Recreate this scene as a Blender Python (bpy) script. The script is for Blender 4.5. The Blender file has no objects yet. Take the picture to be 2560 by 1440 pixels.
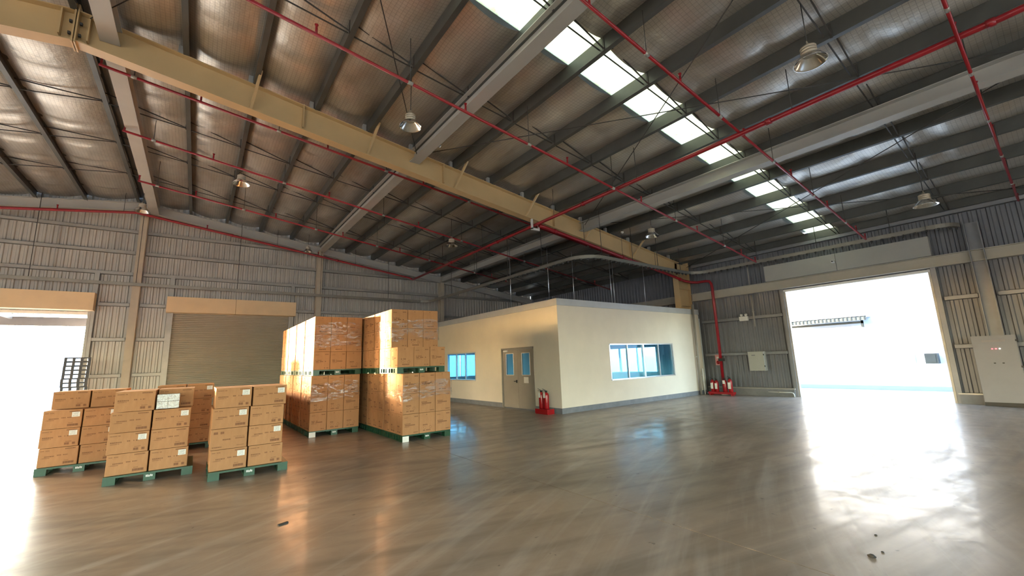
import bpy, math, random
from mathutils import Matrix, Vector
random.seed(7)
sc = bpy.context.scene
col = sc.collection
PI = math.pi

# ------------------------------------------------------------------ camera
F_PX = 1045.19
cam_d = bpy.data.cameras.new('camera'); cam = bpy.data.objects.new('camera', cam_d); col.objects.link(cam)
cam_d.sensor_width = 36.0; cam_d.lens = 36.0 * F_PX / 2560.0; cam_d.clip_start = 0.05; cam_d.clip_end = 500
RT = Vector((0.80238, -0.59577, -0.03512)); UP = Vector((-0.07513, -0.15920, 0.98438)); FW = Vector((0.59206, 0.78721, 0.17250))
m = Matrix.Identity(4)
for i in range(3):
    m[i][0] = RT[i]; m[i][1] = UP[i]; m[i][2] = -FW[i]
m[0][3], m[1][3], m[2][3] = 0.0, 0.0, 1.7
cam.matrix_world = m
sc.camera = cam

# ------------------------------------------------------------------ world, sun, exposure
SKY = 1.0
SUN = 11.0
EXPOSURE = 2.42
w = bpy.data.worlds.new('world'); sc.world = w; w.use_nodes = True
bg = w.node_tree.nodes['Background']; bg.inputs[1].default_value = SKY
sk = w.node_tree.nodes.new('ShaderNodeTexSky'); sk.sky_type = 'NISHITA'; sk.sun_disc = False
sk.sun_elevation = math.radians(13.0); sk.sun_rotation = math.atan2(-1.0, 1.04); sk.air_density = 1.0; sk.dust_density = 1.5; sk.ozone_density = 1.0
w.node_tree.links.new(sk.outputs[0], bg.inputs[0])
sun_d = bpy.data.lights.new('sun', 'SUN'); sun = bpy.data.objects.new('sun', sun_d); col.objects.link(sun)
sun_d.energy = SUN; sun_d.color = (1.0, 0.76, 0.50); sun_d.angle = math.radians(2.0)
to_sun = Vector((-1.0, 1.04, 1.443 * math.tan(math.radians(2.4)))).normalized()
sun.rotation_euler = to_sun.to_track_quat('Z', 'Y').to_euler()
sc.view_settings.view_transform = 'Standard'; sc.view_settings.look = 'None'
cy = sc.cycles; cy.max_bounces = 6; cy.diffuse_bounces = 3; cy.glossy_bounces = 2; cy.transmission_bounces = 4; cy.transparent_max_bounces = 8; cy.adaptive_threshold = 0.05; cy.caustics_reflective = False; cy.caustics_refractive = False
sc.view_settings.exposure = EXPOSURE; sc.view_settings.gamma = 1.0; sc.view_settings.use_curve_mapping = False

def portal(name, loc, size, normal):
    d = bpy.data.lights.new(name, 'AREA'); d.shape = 'RECTANGLE'; d.size, d.size_y = size
    d.cycles.is_portal = True
    o = bpy.data.objects.new(name, d); col.objects.link(o); o.location = loc
    o.rotation_euler = Vector(normal).to_track_quat('-Z', 'Y').to_euler()
    return o

# ------------------------------------------------------------------ building constants (metres)
XW, YW, YM, XR = 18.4, 22.3, 10.6, -2.34         # right wall, back wall, main rafter, ridge
XL, YF = -22.7, -12.0                             # far side wall, wall behind the camera
SL = 0.137
COLX = [-2.15, 4.6, 11.36]
def roof(x):
    return 8.64 - SL * (x if x >= XR else 2 * XR - x)
PUR = [18.36, 17.05, 15.62, 14.2, 12.8, 11.4, 10.0, 8.6, 7.2, 5.84, 4.55, 3.22, 1.9, 0.58, -0.72]
PURL = [XR - 0.1] + [2 * XR - x for x in PUR]
SKY_Y = (4.6, 5.52)
NUM = 'first second third fourth fifth sixth seventh eighth ninth tenth eleventh twelfth'.split()

# ------------------------------------------------------------------ mesh helpers
class MB:
    def __init__(s): s.v = []; s.f = []; s.sm = []
    def add(s, vs, fs, smooth=False):
        b = len(s.v); s.v += [tuple(p) for p in vs]
        for f in fs: s.f.append(tuple(b + i for i in f)); s.sm.append(smooth)
        return s
    def box(s, x0, x1, y0, y1, z0, z1):
        if x0 > x1: x0, x1 = x1, x0
        if y0 > y1: y0, y1 = y1, y0
        if z0 > z1: z0, z1 = z1, z0
        return s.add([(x0,y0,z0),(x1,y0,z0),(x1,y1,z0),(x0,y1,z0),(x0,y0,z1),(x1,y0,z1),(x1,y1,z1),(x0,y1,z1)],
                     [(0,3,2,1),(4,5,6,7),(0,1,5,4),(1,2,6,5),(2,3,7,6),(3,0,4,7)])
    def bar(s, a, b, w, h, up=(0,0,1)):
        a, b = Vector(a), Vector(b); d = (b - a).normalized(); up = Vector(up)
        sd = d.cross(up)
        if sd.length < 1e-5: sd = d.cross(Vector((1,0,0)))
        sd.normalize(); u = sd.cross(d).normalized(); sd *= w/2; u *= h/2
        vs = [a-sd-u, a+sd-u, a+sd+u, a-sd+u, b-sd-u, b+sd-u, b+sd+u, b-sd+u]
        return s.add(vs, [(0,1,2,3),(7,6,5,4),(0,4,5,1),(1,5,6,2),(2,6,7,3),(3,7,4,0)])
    def ibeam(s, a, b, w, h, tf=0.02, tw=0.014):
        a, b = Vector(a), Vector(b); d = (b-a).normalized(); sd = d.cross(Vector((0,0,1)))
        if sd.length < 1e-4: sd = Vector((1,0,0))
        sd.normalize(); u = sd.cross(d).normalized()
        s.bar(a + u*(h/2 - tf/2), b + u*(h/2 - tf/2), w, tf, u)
        s.bar(a - u*(h/2 - tf/2), b - u*(h/2 - tf/2), w, tf, u)
        s.bar(a, b, tw, h - 2*tf, u)
        return s
    def tube(s, pts, r, n=8, cap=True):
        pts = [Vector(p) for p in pts]; rings = []; prev = None
        for i, p in enumerate(pts):
            if i == 0: d = pts[1] - p
            elif i == len(pts) - 1: d = p - pts[i-1]
            else: d = (pts[i+1] - p).normalized() + (p - pts[i-1]).normalized()
            d.normalize()
            if prev is None:
                ref = Vector((0,0,1)) if abs(d.z) < 0.9 else Vector((1,0,0)); a = d.cross(ref).normalized()
            else:
                a = (prev - d * prev.dot(d)).normalized()
            prev = a; c = d.cross(a)
            rings.append([p + a*(r*math.cos(2*PI*k/n)) + c*(r*math.sin(2*PI*k/n)) for k in range(n)])
        b = len(s.v)
        for rg in rings: s.v += [tuple(q) for q in rg]
        for i in range(len(rings)-1):
            for k in range(n):
                k2 = (k+1) % n
                s.f.append((b+i*n+k, b+i*n+k2, b+(i+1)*n+k2, b+(i+1)*n+k)); s.sm.append(True)
        if cap:
            s.f.append(tuple(b+k for k in reversed(range(n)))); s.sm.append(False)
            s.f.append(tuple(b+(len(rings)-1)*n+k for k in range(n))); s.sm.append(False)
        return s
    def lathe(s, prof, n=24, c=(0,0,0), smooth=True):
        b = len(s.v)
        for r, z in prof:
            for k in range(n):
                s.v.append((c[0]+r*math.cos(2*PI*k/n), c[1]+r*math.sin(2*PI*k/n), c[2]+z))
        for i in range(len(prof)-1):
            for k in range(n):
                k2 = (k+1) % n
                s.f.append((b+i*n+k, b+i*n+k2, b+(i+1)*n+k2, b+(i+1)*n+k)); s.sm.append(smooth)
        return s
    def prism(s, poly, y0, y1):      # poly of (x,z), extruded in y
        n = len(poly)
        vs = [(x,y0,z) for x,z in poly] + [(x,y1,z) for x,z in poly]
        fs = [tuple(range(n)), tuple(reversed(range(n,2*n)))] + [(i, n+i, n+(i+1)%n, (i+1)%n) for i in range(n)]
        return s.add(vs, fs)
    def mesh(s, name):
        me = bpy.data.meshes.new(name); me.from_pydata(s.v, [], s.f); me.update()
        me.polygons.foreach_set('use_smooth', s.sm)
        return me

def link(name, me, mat, parent=None, loc=(0,0,0), rot=(0,0,0)):
    o = bpy.data.objects.new(name, me); col.objects.link(o)
    if mat is not None and len(me.materials) == 0: me.materials.append(mat)
    o.parent = parent; o.location = loc; o.rotation_euler = rot
    return o
def obj(name, mb, mat, parent=None, loc=(0,0,0), rot=(0,0,0)):
    return link(name, mb.mesh(name), mat, parent, loc, rot)
def tag(o, label=None, cat=None, group=None, kind=None):
    if label: o['label'] = label
    if cat: o['category'] = cat
    if group: o['group'] = group
    if kind: o['kind'] = kind
    return o
def thing(name, label, cat, loc=(0,0,0), rz=0.0, group=None):
    o = bpy.data.objects.new(name, None); col.objects.link(o); o.location = loc; o.rotation_euler = (0,0,rz)
    o.empty_display_size = 0.1
    return tag(o, label, cat, group)
def structure(name, mb, mat):
    return tag(obj(name, mb, mat), kind='structure')
def copy_tree(o, parent=None):
    c = o.copy(); col.objects.link(c); c.parent = parent
    for ch in o.children: copy_tree(ch, c)
    return c

# ------------------------------------------------------------------ materials
class N:
    def __init__(s, name):
        s.m = bpy.data.materials.new(name); s.m.use_nodes = True; s.t = s.m.node_tree; s.n = s.t.nodes
        s.b = s.n['Principled BSDF']; s.out = s.n['Material Output']
    def new(s, t, **k):
        n = s.n.new(t)
        for a, v in k.items(): setattr(n, a, v)
        return n
    def l(s, a, b): s.t.links.new(a, b)
    def coord(s, kind='Object', scale=(1,1,1), rot=(0,0,0), loc=(0,0,0)):
        tc = s.new('ShaderNodeTexCoord'); mp = s.new('ShaderNodeMapping')
        mp.inputs['Scale'].default_value = scale; mp.inputs['Rotation'].default_value = rot; mp.inputs['Location'].default_value = loc
        s.l(tc.outputs[kind], mp.inputs['Vector']); return mp.outputs['Vector']
    def noise(s, vec, scale, detail=4, rough=0.55, dist=0.0):
        n = s.new('ShaderNodeTexNoise'); n.inputs['Scale'].default_value = scale; n.inputs['Detail'].default_value = detail
        n.inputs['Roughness'].default_value = rough; n.inputs['Distortion'].default_value = dist
        s.l(vec, n.inputs['Vector']); return n.outputs['Fac']
    def ramp(s, fac, stops, interp='LINEAR'):
        r = s.new('ShaderNodeValToRGB'); r.color_ramp.interpolation = interp
        while len(r.color_ramp.elements) < len(stops): r.color_ramp.elements.new(0.5)
        for e, (p, c) in zip(r.color_ramp.elements, stops):
            e.position = p; e.color = (c[0], c[1], c[2], 1) if hasattr(c, '__len__') else (c, c, c, 1)
        s.l(fac, r.inputs['Fac']); return r.outputs['Color']
    def mix(s, fac, a, b, mode='MIX'):
        x = s.new('ShaderNodeMix'); x.data_type = 'RGBA'; x.blend_type = mode
        if isinstance(fac, (int, float)): x.inputs[0].default_value = fac
        else: s.l(fac, x.inputs[0])
        for i, v in ((6, a), (7, b)):
            if hasattr(v, '__len__'): x.inputs[i].default_value = (v[0], v[1], v[2], 1)
            else: s.l(v, x.inputs[i])
        return x.outputs[2]
    def math(s, op, a, b=0.0):
        x = s.new('ShaderNodeMath'); x.operation = op
        for i, v in ((0, a), (1, b)):
            if isinstance(v, (int, float)): x.inputs[i].default_value = v
            else: s.l(v, x.inputs[i])
        return x.outputs[0]
    def bump(s, h, strength=0.3, dist=0.01):
        b = s.new('ShaderNodeBump'); b.inputs['Strength'].default_value = strength; b.inputs['Distance'].default_value = dist
        s.l(h, b.inputs['Height']); s.l(b.outputs['Normal'], s.b.inputs['Normal'])
    def set(s, **k):
        for a, v in k.items():
            i = s.b.inputs[a.replace('_', ' ')]
            if isinstance(v, (int, float)): i.default_value = v
            elif hasattr(v, '__len__'): i.default_value = (v[0], v[1], v[2], 1)
            else: s.l(v, i)
        return s

def paint(name, c, rough=0.5, metal=0.0, var=0.12, nscale=2.5, spec=0.5):
    n = N(name); f = n.noise(n.coord(), nscale, 5, 0.6)
    c1 = tuple(min(1, x*(1+var)) for x in c); c0 = tuple(x*(1-var) for x in c)
    n.set(Base_Color=n.ramp(f, [(0.3, c0), (0.7, c1)]), Roughness=rough, Metallic=metal, Specular_IOR_Level=spec)
    return n.m

def mat_floor():
    n = N('polished_concrete')
    v = n.coord()
    big = n.noise(v, 0.28, 5, 0.6, 0.4)
    mid = n.noise(v, 1.5, 7, 0.68, 0.8)
    c = n.mix(0.5, n.ramp(big, [(0.3, (0.32, 0.24, 0.17)), (0.7, (0.41, 0.33, 0.26))]), n.ramp(mid, [(0.28, (0.225, 0.16, 0.11)), (0.74, (0.41, 0.33, 0.26))]))
    # tyre scuffs: arcs swept around two turning points, broken up by noise
    sp = n.new('ShaderNodeSeparateXYZ'); n.l(v, sp.inputs[0])
    def arcs(cx, cy, kr, ka, lo, hi):
        dx = n.math('SUBTRACT', sp.outputs[0], cx); dy = n.math('SUBTRACT', sp.outputs[1], cy)
        r = n.math('SQRT', n.math('ADD', n.math('MULTIPLY', dx, dx), n.math('MULTIPLY', dy, dy)))
        a = n.math('ARCTAN2', dy, dx)
        cb = n.new('ShaderNodeCombineXYZ'); n.l(n.math('MULTIPLY', r, kr), cb.inputs[0]); n.l(n.math('MULTIPLY', a, ka), cb.inputs[1])
        f = n.noise(cb.outputs[0], 1.0, 4, 0.55, 0.2)
        return f, n.ramp(f, [(lo, 0.0), (hi, 1.0)])
    f1, k1 = arcs(12.5, 40.0, 3.4, 13.0, 0.46, 0.70)
    f2, k2 = arcs(16.0, -22.0, 5.5, 11.0, 0.50, 0.72)
    f3, k3 = arcs(3.0, 26.0, 3.0, 8.0, 0.46, 0.72)
    c = n.mix(n.math('MULTIPLY', k1, 0.58), c, (0.14, 0.115, 0.09))
    c = n.mix(n.math('MULTIPLY', k2, 0.45), c, (0.54, 0.48, 0.42))
    c = n.mix(n.math('MULTIPLY', k3, 0.30), c, (0.17, 0.13, 0.10))
    spots = n.noise(v, 7.0, 3, 0.5)
    c = n.mix(n.ramp(spots, [(0.70, 0.0), (0.74, 0.6)]), c, (0.06, 0.05, 0.045))
    r = n.math('ADD', n.math('MULTIPLY', k1, 0.07), n.math('MULTIPLY', k2, 0.06))
    r = n.math('ADD', r, n.ramp(mid, [(0.28, 0.29), (0.72, 0.40)]))
    r = n.math('MAXIMUM', r, 0.285)
    cw = n.ramp(n.noise(v, 2.3, 6, 0.66, 0.6), [(0.36, 0.38), (0.64, 0.03)])
    cw = n.math('MULTIPLY', cw, n.math('SUBTRACT', 1.0, n.math('MULTIPLY', k1, 0.7)))
    n.set(Base_Color=c, Roughness=r, Specular_IOR_Level=0.34, Coat_Weight=cw, Coat_Roughness=0.12, Coat_IOR=1.38)
    hb = n.math('ADD', n.noise(v, 2.5, 5, 0.6), n.math('MULTIPLY', f1, 0.8))
    n.bump(hb, 0.13, 0.010)
    return n.m

def mat_blanket():
    n = N('foil_insulation')
    tc = n.new('ShaderNodeTexCoord'); sp = n.new('ShaderNodeSeparateXYZ'); n.l(tc.outputs['Object'], sp.inputs[0])
    def line(axis, pitch, wd):
        f = n.math('FRACT', n.math('MULTIPLY', sp.outputs[axis], 1.0/pitch))
        return n.math('LESS_THAN', f, wd)
    g = n.math('MAXIMUM', line(0, 0.078, 0.11), line(1, 0.078, 0.11))
    vv = n.coord()
    st = n.noise(n.coord(scale=(1.0, 0.25, 1)), 1.3, 5, 0.6)
    base = n.ramp(st, [(0.3, (0.44, 0.38, 0.31)), (0.5, (0.58, 0.55, 0.50)), (0.72, (0.74, 0.70, 0.63))])
    c = n.mix(n.math('MULTIPLY', g, 0.42), base, (0.20, 0.185, 0.17))
    n.set(Base_Color=c, Metallic=0.6, Roughness=n.ramp(n.noise(vv, 2.0), [(0.3, 0.30), (0.7, 0.46)]))
    n.bump(n.noise(n.coord(scale=(1, 1, 1)), 2.6, 5, 0.6), 0.45, 0.04)
    return n.m

def mat_skylight():
    n = N('skylight_fibreglass')
    f = n.noise(n.coord(), 7, 4, 0.6); f2 = n.noise(n.coord(), 28, 2, 0.5)
    c = n.mix(n.ramp(f2, [(0.66, 0.0), (0.72, 0.5)]), n.ramp(f, [(0.25, (0.25, 0.205, 0.07)), (0.6, (0.31, 0.285, 0.165))]), (0.16, 0.12, 0.03))
    t = n.new('ShaderNodeBsdfTranslucent'); n.l(c, t.inputs['Color'])
    d = n.new('ShaderNodeBsdfDiffuse'); n.l(c, d.inputs['Color'])
    mx = n.new('ShaderNodeMixShader'); mx.inputs[0].default_value = 0.15
    n.l(t.outputs[0], mx.inputs[1]); n.l(d.outputs[0], mx.inputs[2]); n.l(mx.outputs[0], n.out.inputs['Surface'])
    return n.m

def mat_glass(name, tint, refl=0.12):
    n = N(name)
    t = n.new('ShaderNodeBsdfTransparent'); t.inputs['Color'].default_value = (*tint, 1)
    g = n.new('ShaderNodeBsdfGlossy'); g.inputs['Roughness'].default_value = 0.02; g.inputs['Color'].default_value = (0.9, 0.95, 1, 1)
    lw = n.new('ShaderNodeLayerWeight'); lw.inputs['Blend'].default_value = 0.5
    mx = n.new('ShaderNodeMixShader'); n.l(n.math('ADD', n.math('MULTIPLY', n.math('POWER', lw.outputs['Facing'], 4.0), 0.5), refl*0.25), mx.inputs[0])
    n.l(t.outputs[0], mx.inputs[1]); n.l(g.outputs[0], mx.inputs[2]); n.l(mx.outputs[0], n.out.inputs['Surface'])
    return n.m

def mat_film():
    n = N('stretch_film')
    t = n.new('ShaderNodeBsdfTransparent'); t.inputs['Color'].default_value = (0.95, 0.93, 0.90, 1)
    g = n.new('ShaderNodeBsdfGlossy'); g.inputs['Roughness'].default_value = 0.10
    b = n.new('ShaderNodeBump'); b.inputs['Strength'].default_value = 0.9; b.inputs['Distance'].default_value = 0.03
    n.l(n.noise(n.coord(scale=(1, 1, 3.0)), 6, 5, 0.6, 1.2), b.inputs['Height']); n.l(b.outputs['Normal'], g.inputs['Normal'])
    f = n.ramp(n.noise(n.coord(scale=(1, 1, 2.5)), 5, 4, 0.6, 1.0), [(0.46, 0.02), (0.64, 0.34)])
    mx = n.new('ShaderNodeMixShader'); n.l(f, mx.inputs[0])
    n.l(t.outputs[0], mx.inputs[1]); n.l(g.outputs[0], mx.inputs[2]); n.l(mx.outputs[0], n.out.inputs['Surface'])
    return n.m

def mat_carton():
    n = N('cardboard')
    oi = n.new('ShaderNodeObjectInfo')
    f = n.noise(n.coord(scale=(1, 1, 0.3)), 14, 4, 0.6)
    c = n.ramp(f, [(0.3, (0.43, 0.21, 0.095)), (0.7, (0.50, 0.255, 0.12))])
    c2 = n.mix(n.math('MULTIPLY', oi.outputs['Random'], 0.5), c, (0.40, 0.20, 0.09))
    n.set(Base_Color=c2, Roughness=0.75, Specular_IOR_Level=0.25)
    n.bump(n.noise(n.coord(), 6, 3), 0.12, 0.01)
    return n.m

M = {}
M['floor'] = mat_floor(); M['blanket'] = mat_blanket(); M['skylight'] = mat_skylight()
M['film'] = mat_film(); M['carton'] = mat_carton()
M['joint'] = paint('joint_dirt', (0.07, 0.06, 0.05), 0.8)
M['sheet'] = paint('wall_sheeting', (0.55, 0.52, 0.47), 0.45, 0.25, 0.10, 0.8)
M['sheetr'] = paint('wall_sheeting_shaded', (0.20, 0.205, 0.225), 0.45, 0.25, 0.10, 0.8)  # darker, cooler copy of the sheeting; right wall's dim light put into the colour
M['girtr'] = paint('girt_shaded', (0.27, 0.275, 0.29), 0.45, 0.3, 0.10, 2.0)  # girt steel darkened to match, shade of the right wall in its colour
M['rafter'] = paint('cream_steel', (0.70, 0.50, 0.26), 0.45, 0.0, 0.06, 1.0)
M['strut'] = paint('grey_steel', (0.50, 0.49, 0.46), 0.5, 0.0, 0.06, 1.0)
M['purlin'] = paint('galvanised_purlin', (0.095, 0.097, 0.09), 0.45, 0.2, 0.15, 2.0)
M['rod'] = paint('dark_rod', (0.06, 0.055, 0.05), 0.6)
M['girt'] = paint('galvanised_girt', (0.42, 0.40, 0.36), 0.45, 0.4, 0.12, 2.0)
M['red'] = paint('red_pipe_paint', (0.34, 0.013, 0.022), 0.33, 0.0, 0.12, 3.0)
M['redext'] = paint('red_enamel', (0.36, 0.010, 0.014), 0.25)
M['white'] = paint('white_paint', (0.78, 0.77, 0.74), 0.5, 0.0, 0.04)
M['paper'] = paint('paper', (0.85, 0.82, 0.76), 0.8, 0.0, 0.04)
M['black'] = paint('black_rubber', (0.02, 0.02, 0.02), 0.5)
M['plaster'] = paint('cream_plaster', (0.80, 0.72, 0.60), 0.65, 0.0, 0.04, 1.2)
M['inplaster'] = paint('white_plaster', (0.75, 0.78, 0.80), 0.7, 0.0, 0.03)
M['cap'] = paint('parapet_cap', (0.50, 0.51, 0.52), 0.45, 0.1, 0.06)
M['skirt'] = paint('grey_skirting', (0.20, 0.21, 0.23), 0.5, 0.0, 0.15, 4)
M['door'] = paint('taupe_door', (0.30, 0.27, 0.23), 0.45, 0.0, 0.05)
M['alu'] = paint('aluminium', (0.72, 0.74, 0.76), 0.3, 0.8, 0.05)
M['glass'] = mat_glass('blue_glass', (0.46, 0.79, 0.98), 0.14)
M['clearglass'] = mat_glass('clear_glass', (0.86, 0.95, 1.0), 0.12)
M['chrome'] = paint('bright_reflector', (0.80, 0.80, 0.80), 0.16, 1.0, 0.03)
M['lamp'] = paint('lamp_housing', (0.55, 0.47, 0.36), 0.4, 0.3, 0.06)
M['hood'] = paint('cream_hood', (0.90, 0.67, 0.40), 0.5, 0.0, 0.05, 1.5)
M['hoodw'] = paint('grey_white_hood', (0.42, 0.41, 0.38), 0.55, 0.0, 0.05, 1.5)
M['curtain'] = paint('shutter_slats', (0.50, 0.46, 0.37), 0.45, 0.2, 0.06, 1.0)
M['header'] = paint('header_beam', (0.50, 0.46, 0.38), 0.5, 0.0, 0.06)
M['pallet'] = paint('green_plastic', (0.012, 0.062, 0.028), 0.4, 0.0, 0.15, 4)
M['palletblk'] = paint('dark_plastic', (0.05, 0.055, 0.07), 0.45, 0.0, 0.15, 4)
M['ink'] = paint('brown_ink', (0.23, 0.10, 0.045), 0.8)
M['bluecab'] = paint('cabinet_grey', (0.25, 0.25, 0.275), 0.45, 0.1, 0.04)
M['box'] = paint('panel_beige', (0.44, 0.44, 0.40), 0.4, 0.0, 0.04)
M['track'] = paint('track_steel', (0.30, 0.28, 0.24), 0.4, 0.5, 0.1)
M['kerb'] = paint('concrete_upstand', (0.22, 0.22, 0.23), 0.7, 0.0, 0.15, 3)
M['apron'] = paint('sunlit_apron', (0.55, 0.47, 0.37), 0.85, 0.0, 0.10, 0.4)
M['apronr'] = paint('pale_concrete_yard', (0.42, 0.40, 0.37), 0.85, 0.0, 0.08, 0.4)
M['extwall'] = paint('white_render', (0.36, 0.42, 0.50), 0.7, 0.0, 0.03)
M['awning'] = paint('teal_awning', (0.006, 0.012, 0.012), 0.6, 0.0, 0.15)
M['fascia'] = paint('pale_teal_fascia', (0.055, 0.065, 0.06), 0.6, 0.0, 0.1)
M['fascia_in'] = paint('canopy_grey', (0.19, 0.18, 0.19), 0.6, 0.0, 0.1)
M['wcol'] = paint('cream_grey_column', (0.58, 0.51, 0.40), 0.5, 0.0, 0.06)
M['stone'] = paint('dark_stone', (0.03, 0.028, 0.025), 0.8)
def emit(name, c, s):
    n = N(name); n.set(Emission_Color=c, Emission_Strength=s, Base_Color=c); return n.m
M['led_r'] = emit('red_pilot_lamp', (1.0, 0.12, 0.15), 0.6); M['led_w'] = emit('white_pilot_lamp', (1.0, 0.95, 0.8), 0.6)
def mat_clear():
    n = N('clear_plastic'); n.set(Base_Color=(0.50, 0.49, 0.46), Roughness=0.22, Metallic=0.85)
    n.bump(n.noise(n.coord(), 30, 4, 0.6), 1.0, 0.02); return n.m
M['clear'] = mat_clear()

# ================================================================== SETTING
# floor slabs with joints
fl = structure('floor', MB().box(XL, XW, YF, YW, -0.30, -0.012), M['joint'])
xs = [XL, -15.9, -9.25, -2.6, 4.03, 10.7, XW]; ys = [YF, -5.0, YW]
for i in range(len(xs)-1):
    for j in range(len(ys)-1):
        g = 0.006
        obj('slab', MB().box(xs[i]+g, xs[i+1]-g, ys[j]+g, ys[j+1]-g, -0.10, 0.0), M['floor'], fl)

# corrugated sheeting. axis 'x': wall in plane y=c ; axis 'y': wall in plane x=c ; sgn = direction of outside
def corrug(mb, axis, c, sgn, a0, a1, z0, z1, pitch=0.19, dep=0.036):
    """a0..a1 range, z0/z1 numbers or functions; doubled so that it has thickness"""
    zf0 = z0 if callable(z0) else (lambda a: z0); zf1 = z1 if callable(z1) else (lambda a: z1)
    prof = [(0.0, 0.0), (0.30, 0.0), (0.42, 1.0), (0.88, 1.0)]
    pts = []; k0 = math.floor(a0/pitch)
    a = k0*pitch
    lst = []
    while a < a1 + pitch:
        for t, d in prof: lst.append((a + t*pitch, d*dep))
        a += pitch
    def dat(x):
        for (p, d), (q, e) in zip(lst, lst[1:]):
            if p <= x <= q: return d + (e-d)*(x-p)/(q-p)
        return 0
    pts = [(a0, dat(a0))] + [p for p in lst if a0 + 1e-4 < p[0] < a1 - 1e-4] + [(a1, dat(a1))]
    vs = []; fs = []
    for p, d in pts:
        o = c + sgn*d
        for z in (zf0(p), zf1(p)): vs.append((p, o, z) if axis == 'x' else (o, p, z))
    for i in range(len(pts)-1): fs.append((2*i, 2*i+2, 2*i+3, 2*i+1))
    mb.add(vs, fs)

# ---- back wall (gable end with the shutters)
D1 = (-8.3, -3.42, 4.08); D2 = (-0.95, 3.37, 4.08)
mb = MB(); top = lambda x: roof(x) + 0.02
def split_wall(mb, axis, c, sgn, a0, a1, top, openings):
    a = a0
    for (p, q, zb, zt) in sorted(openings):
        if p > a: corrug(mb, axis, c, sgn, a, p, 0.0, top)
        if zb > 0: corrug(mb, axis, c, sgn, p, q, 0.0, zb)
        corrug(mb, axis, c, sgn, p, q, zt, top); a = q
    corrug(mb, axis, c, sgn, a, a1, 0.0, top)
WB = (11.2, 15.4, 0.9, 2.2)
def split_at(lst, x):   # keep the ridge kink
    return lst
D0 = (-15.0, -10.4, 4.08)
split_wall(mb, 'x', YW, 1, XL, XR, top, [(D1[0], D1[1], 0, D1[2]), (D0[0], D0[1], 0, D0[2])])
split_wall(mb, 'x', YW, 1, XR, XW, top, [(D2[0], D2[1], 0, D2[2]), WB])
wb = structure('wall_back', mb, M['sheet'])
def girt(parent, axis, c, a0, a1, z, mat='girt', d=0.11, h=0.14):
    m_ = MB()
    if axis == 'x':
        m_.box(a0, a1, c-d, c-0.005, z+h/2-0.012, z+h/2); m_.box(a0, a1, c-d, c-d+0.012, z-h/2, z+h/2); m_.box(a0, a1, c-d, c-0.005, z-h/2, z-h/2+0.012)
    else:
        m_.box(c-d, c-0.005, a0, a1, z+h/2-0.012, z+h/2); m_.box(c-d, c-d+0.012, a0, a1, z-h/2, z+h/2); m_.box(c-d, c-0.005, a0, a1, z-h/2, z-h/2+0.012)
    return obj('girt', m_, M[mat], parent)
spans = [(-15.4, -8.9), (-8.8, -2.32), (-2.0, 4.45), (4.75, 11.2), (11.5, 18.2)]
for a0, a1 in spans:
    for z in (5.68, 6.55, 7.43):
        if z < min(roof(a0), roof(a1)) - 0.45: girt(wb, 'x', YW, a0, a1, z)
for a0, a1 in [(-3.2, -2.32), (-2.0, -1.2), (3.6, 4.45), (4.75, 11.2), (11.5, 18.2)]:
    girt(wb, 'x', YW, a0, a1, 4.43)
for z in (1.69, 3.07):
    for a0, a1 in [(-3.3, -2.32), (-2.0, -1.1), (3.5, 4.45), (4.75, 11.0)]: girt(wb, 'x', YW, a0, a1, z)
for x in COLX:
    obj('column', MB().ibeam((x, YW-0.17, 0), (x, YW-0.17, roof(x)-0.5), 0.24, 0.30, 0.016, 0.012), M['wcol'], wb)
for x in (-8.35, -3.33, -1.05, 3.47):
    obj('jamb_post', MB().box(x-0.07, x+0.07, YW-0.14, YW-0.005, 0, 5.66), M['girt'], wb)
for x, z0, z1 in [(-4.55, 5.7, 7.4), (0.25, 5.7, 7.4), (2.65, 5.7, 7.3), (6.8, 4.4, 6.5), (9.1, 4.4, 6.5)]:
    obj('sag_rod', MB().bar((x, YW-0.08, z0), (x, YW-0.08, z1), 0.025, 0.025), M['girt'], wb)
# gable rafter along the back wall
def rafter_profile(x0, x1, depth, drop):
    return [(x0, roof(x0)-drop), (x1, roof(x1)-drop), (x1, roof(x1)-drop-depth), (x0, roof(x0)-drop-depth)]
def make_rafter(name, label, Y, x0, x1, depth, fl_w, mat, drop=0.30, parent=None):
    t = thing(name, label, 'beam', (x0, Y, 0))
    dz = -SL if x0 >= XR else SL
    def seg(nm, za, zb, w):
        ps = [(0, roof(x0)-drop-za), (x1-x0, roof(x1)-drop-za), (x1-x0, roof(x1)-drop-zb), (0, roof(x0)-drop-zb)]
        return obj(nm, MB().prism(ps[::-1], -w/2, w/2), M[mat], t)
    seg('web', 0.02, depth-0.02, 0.016); seg('top_flange', 0, 0.022, fl_w); seg('bottom_flange', depth-0.022, depth, fl_w)
    return t
make_rafter('gable_rafter', 'slim gable rafter sloping down from ridge along corrugated back wall above closed shutter', YW-0.2, XR, XW-0.05, 0.36, 0.18, 'strut')
make_rafter('gable_rafter', 'slim gable rafter on far slope above the open shutter of back wall', YW-0.2, -20.0, XR, 0.36, 0.18, 'strut')

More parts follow.
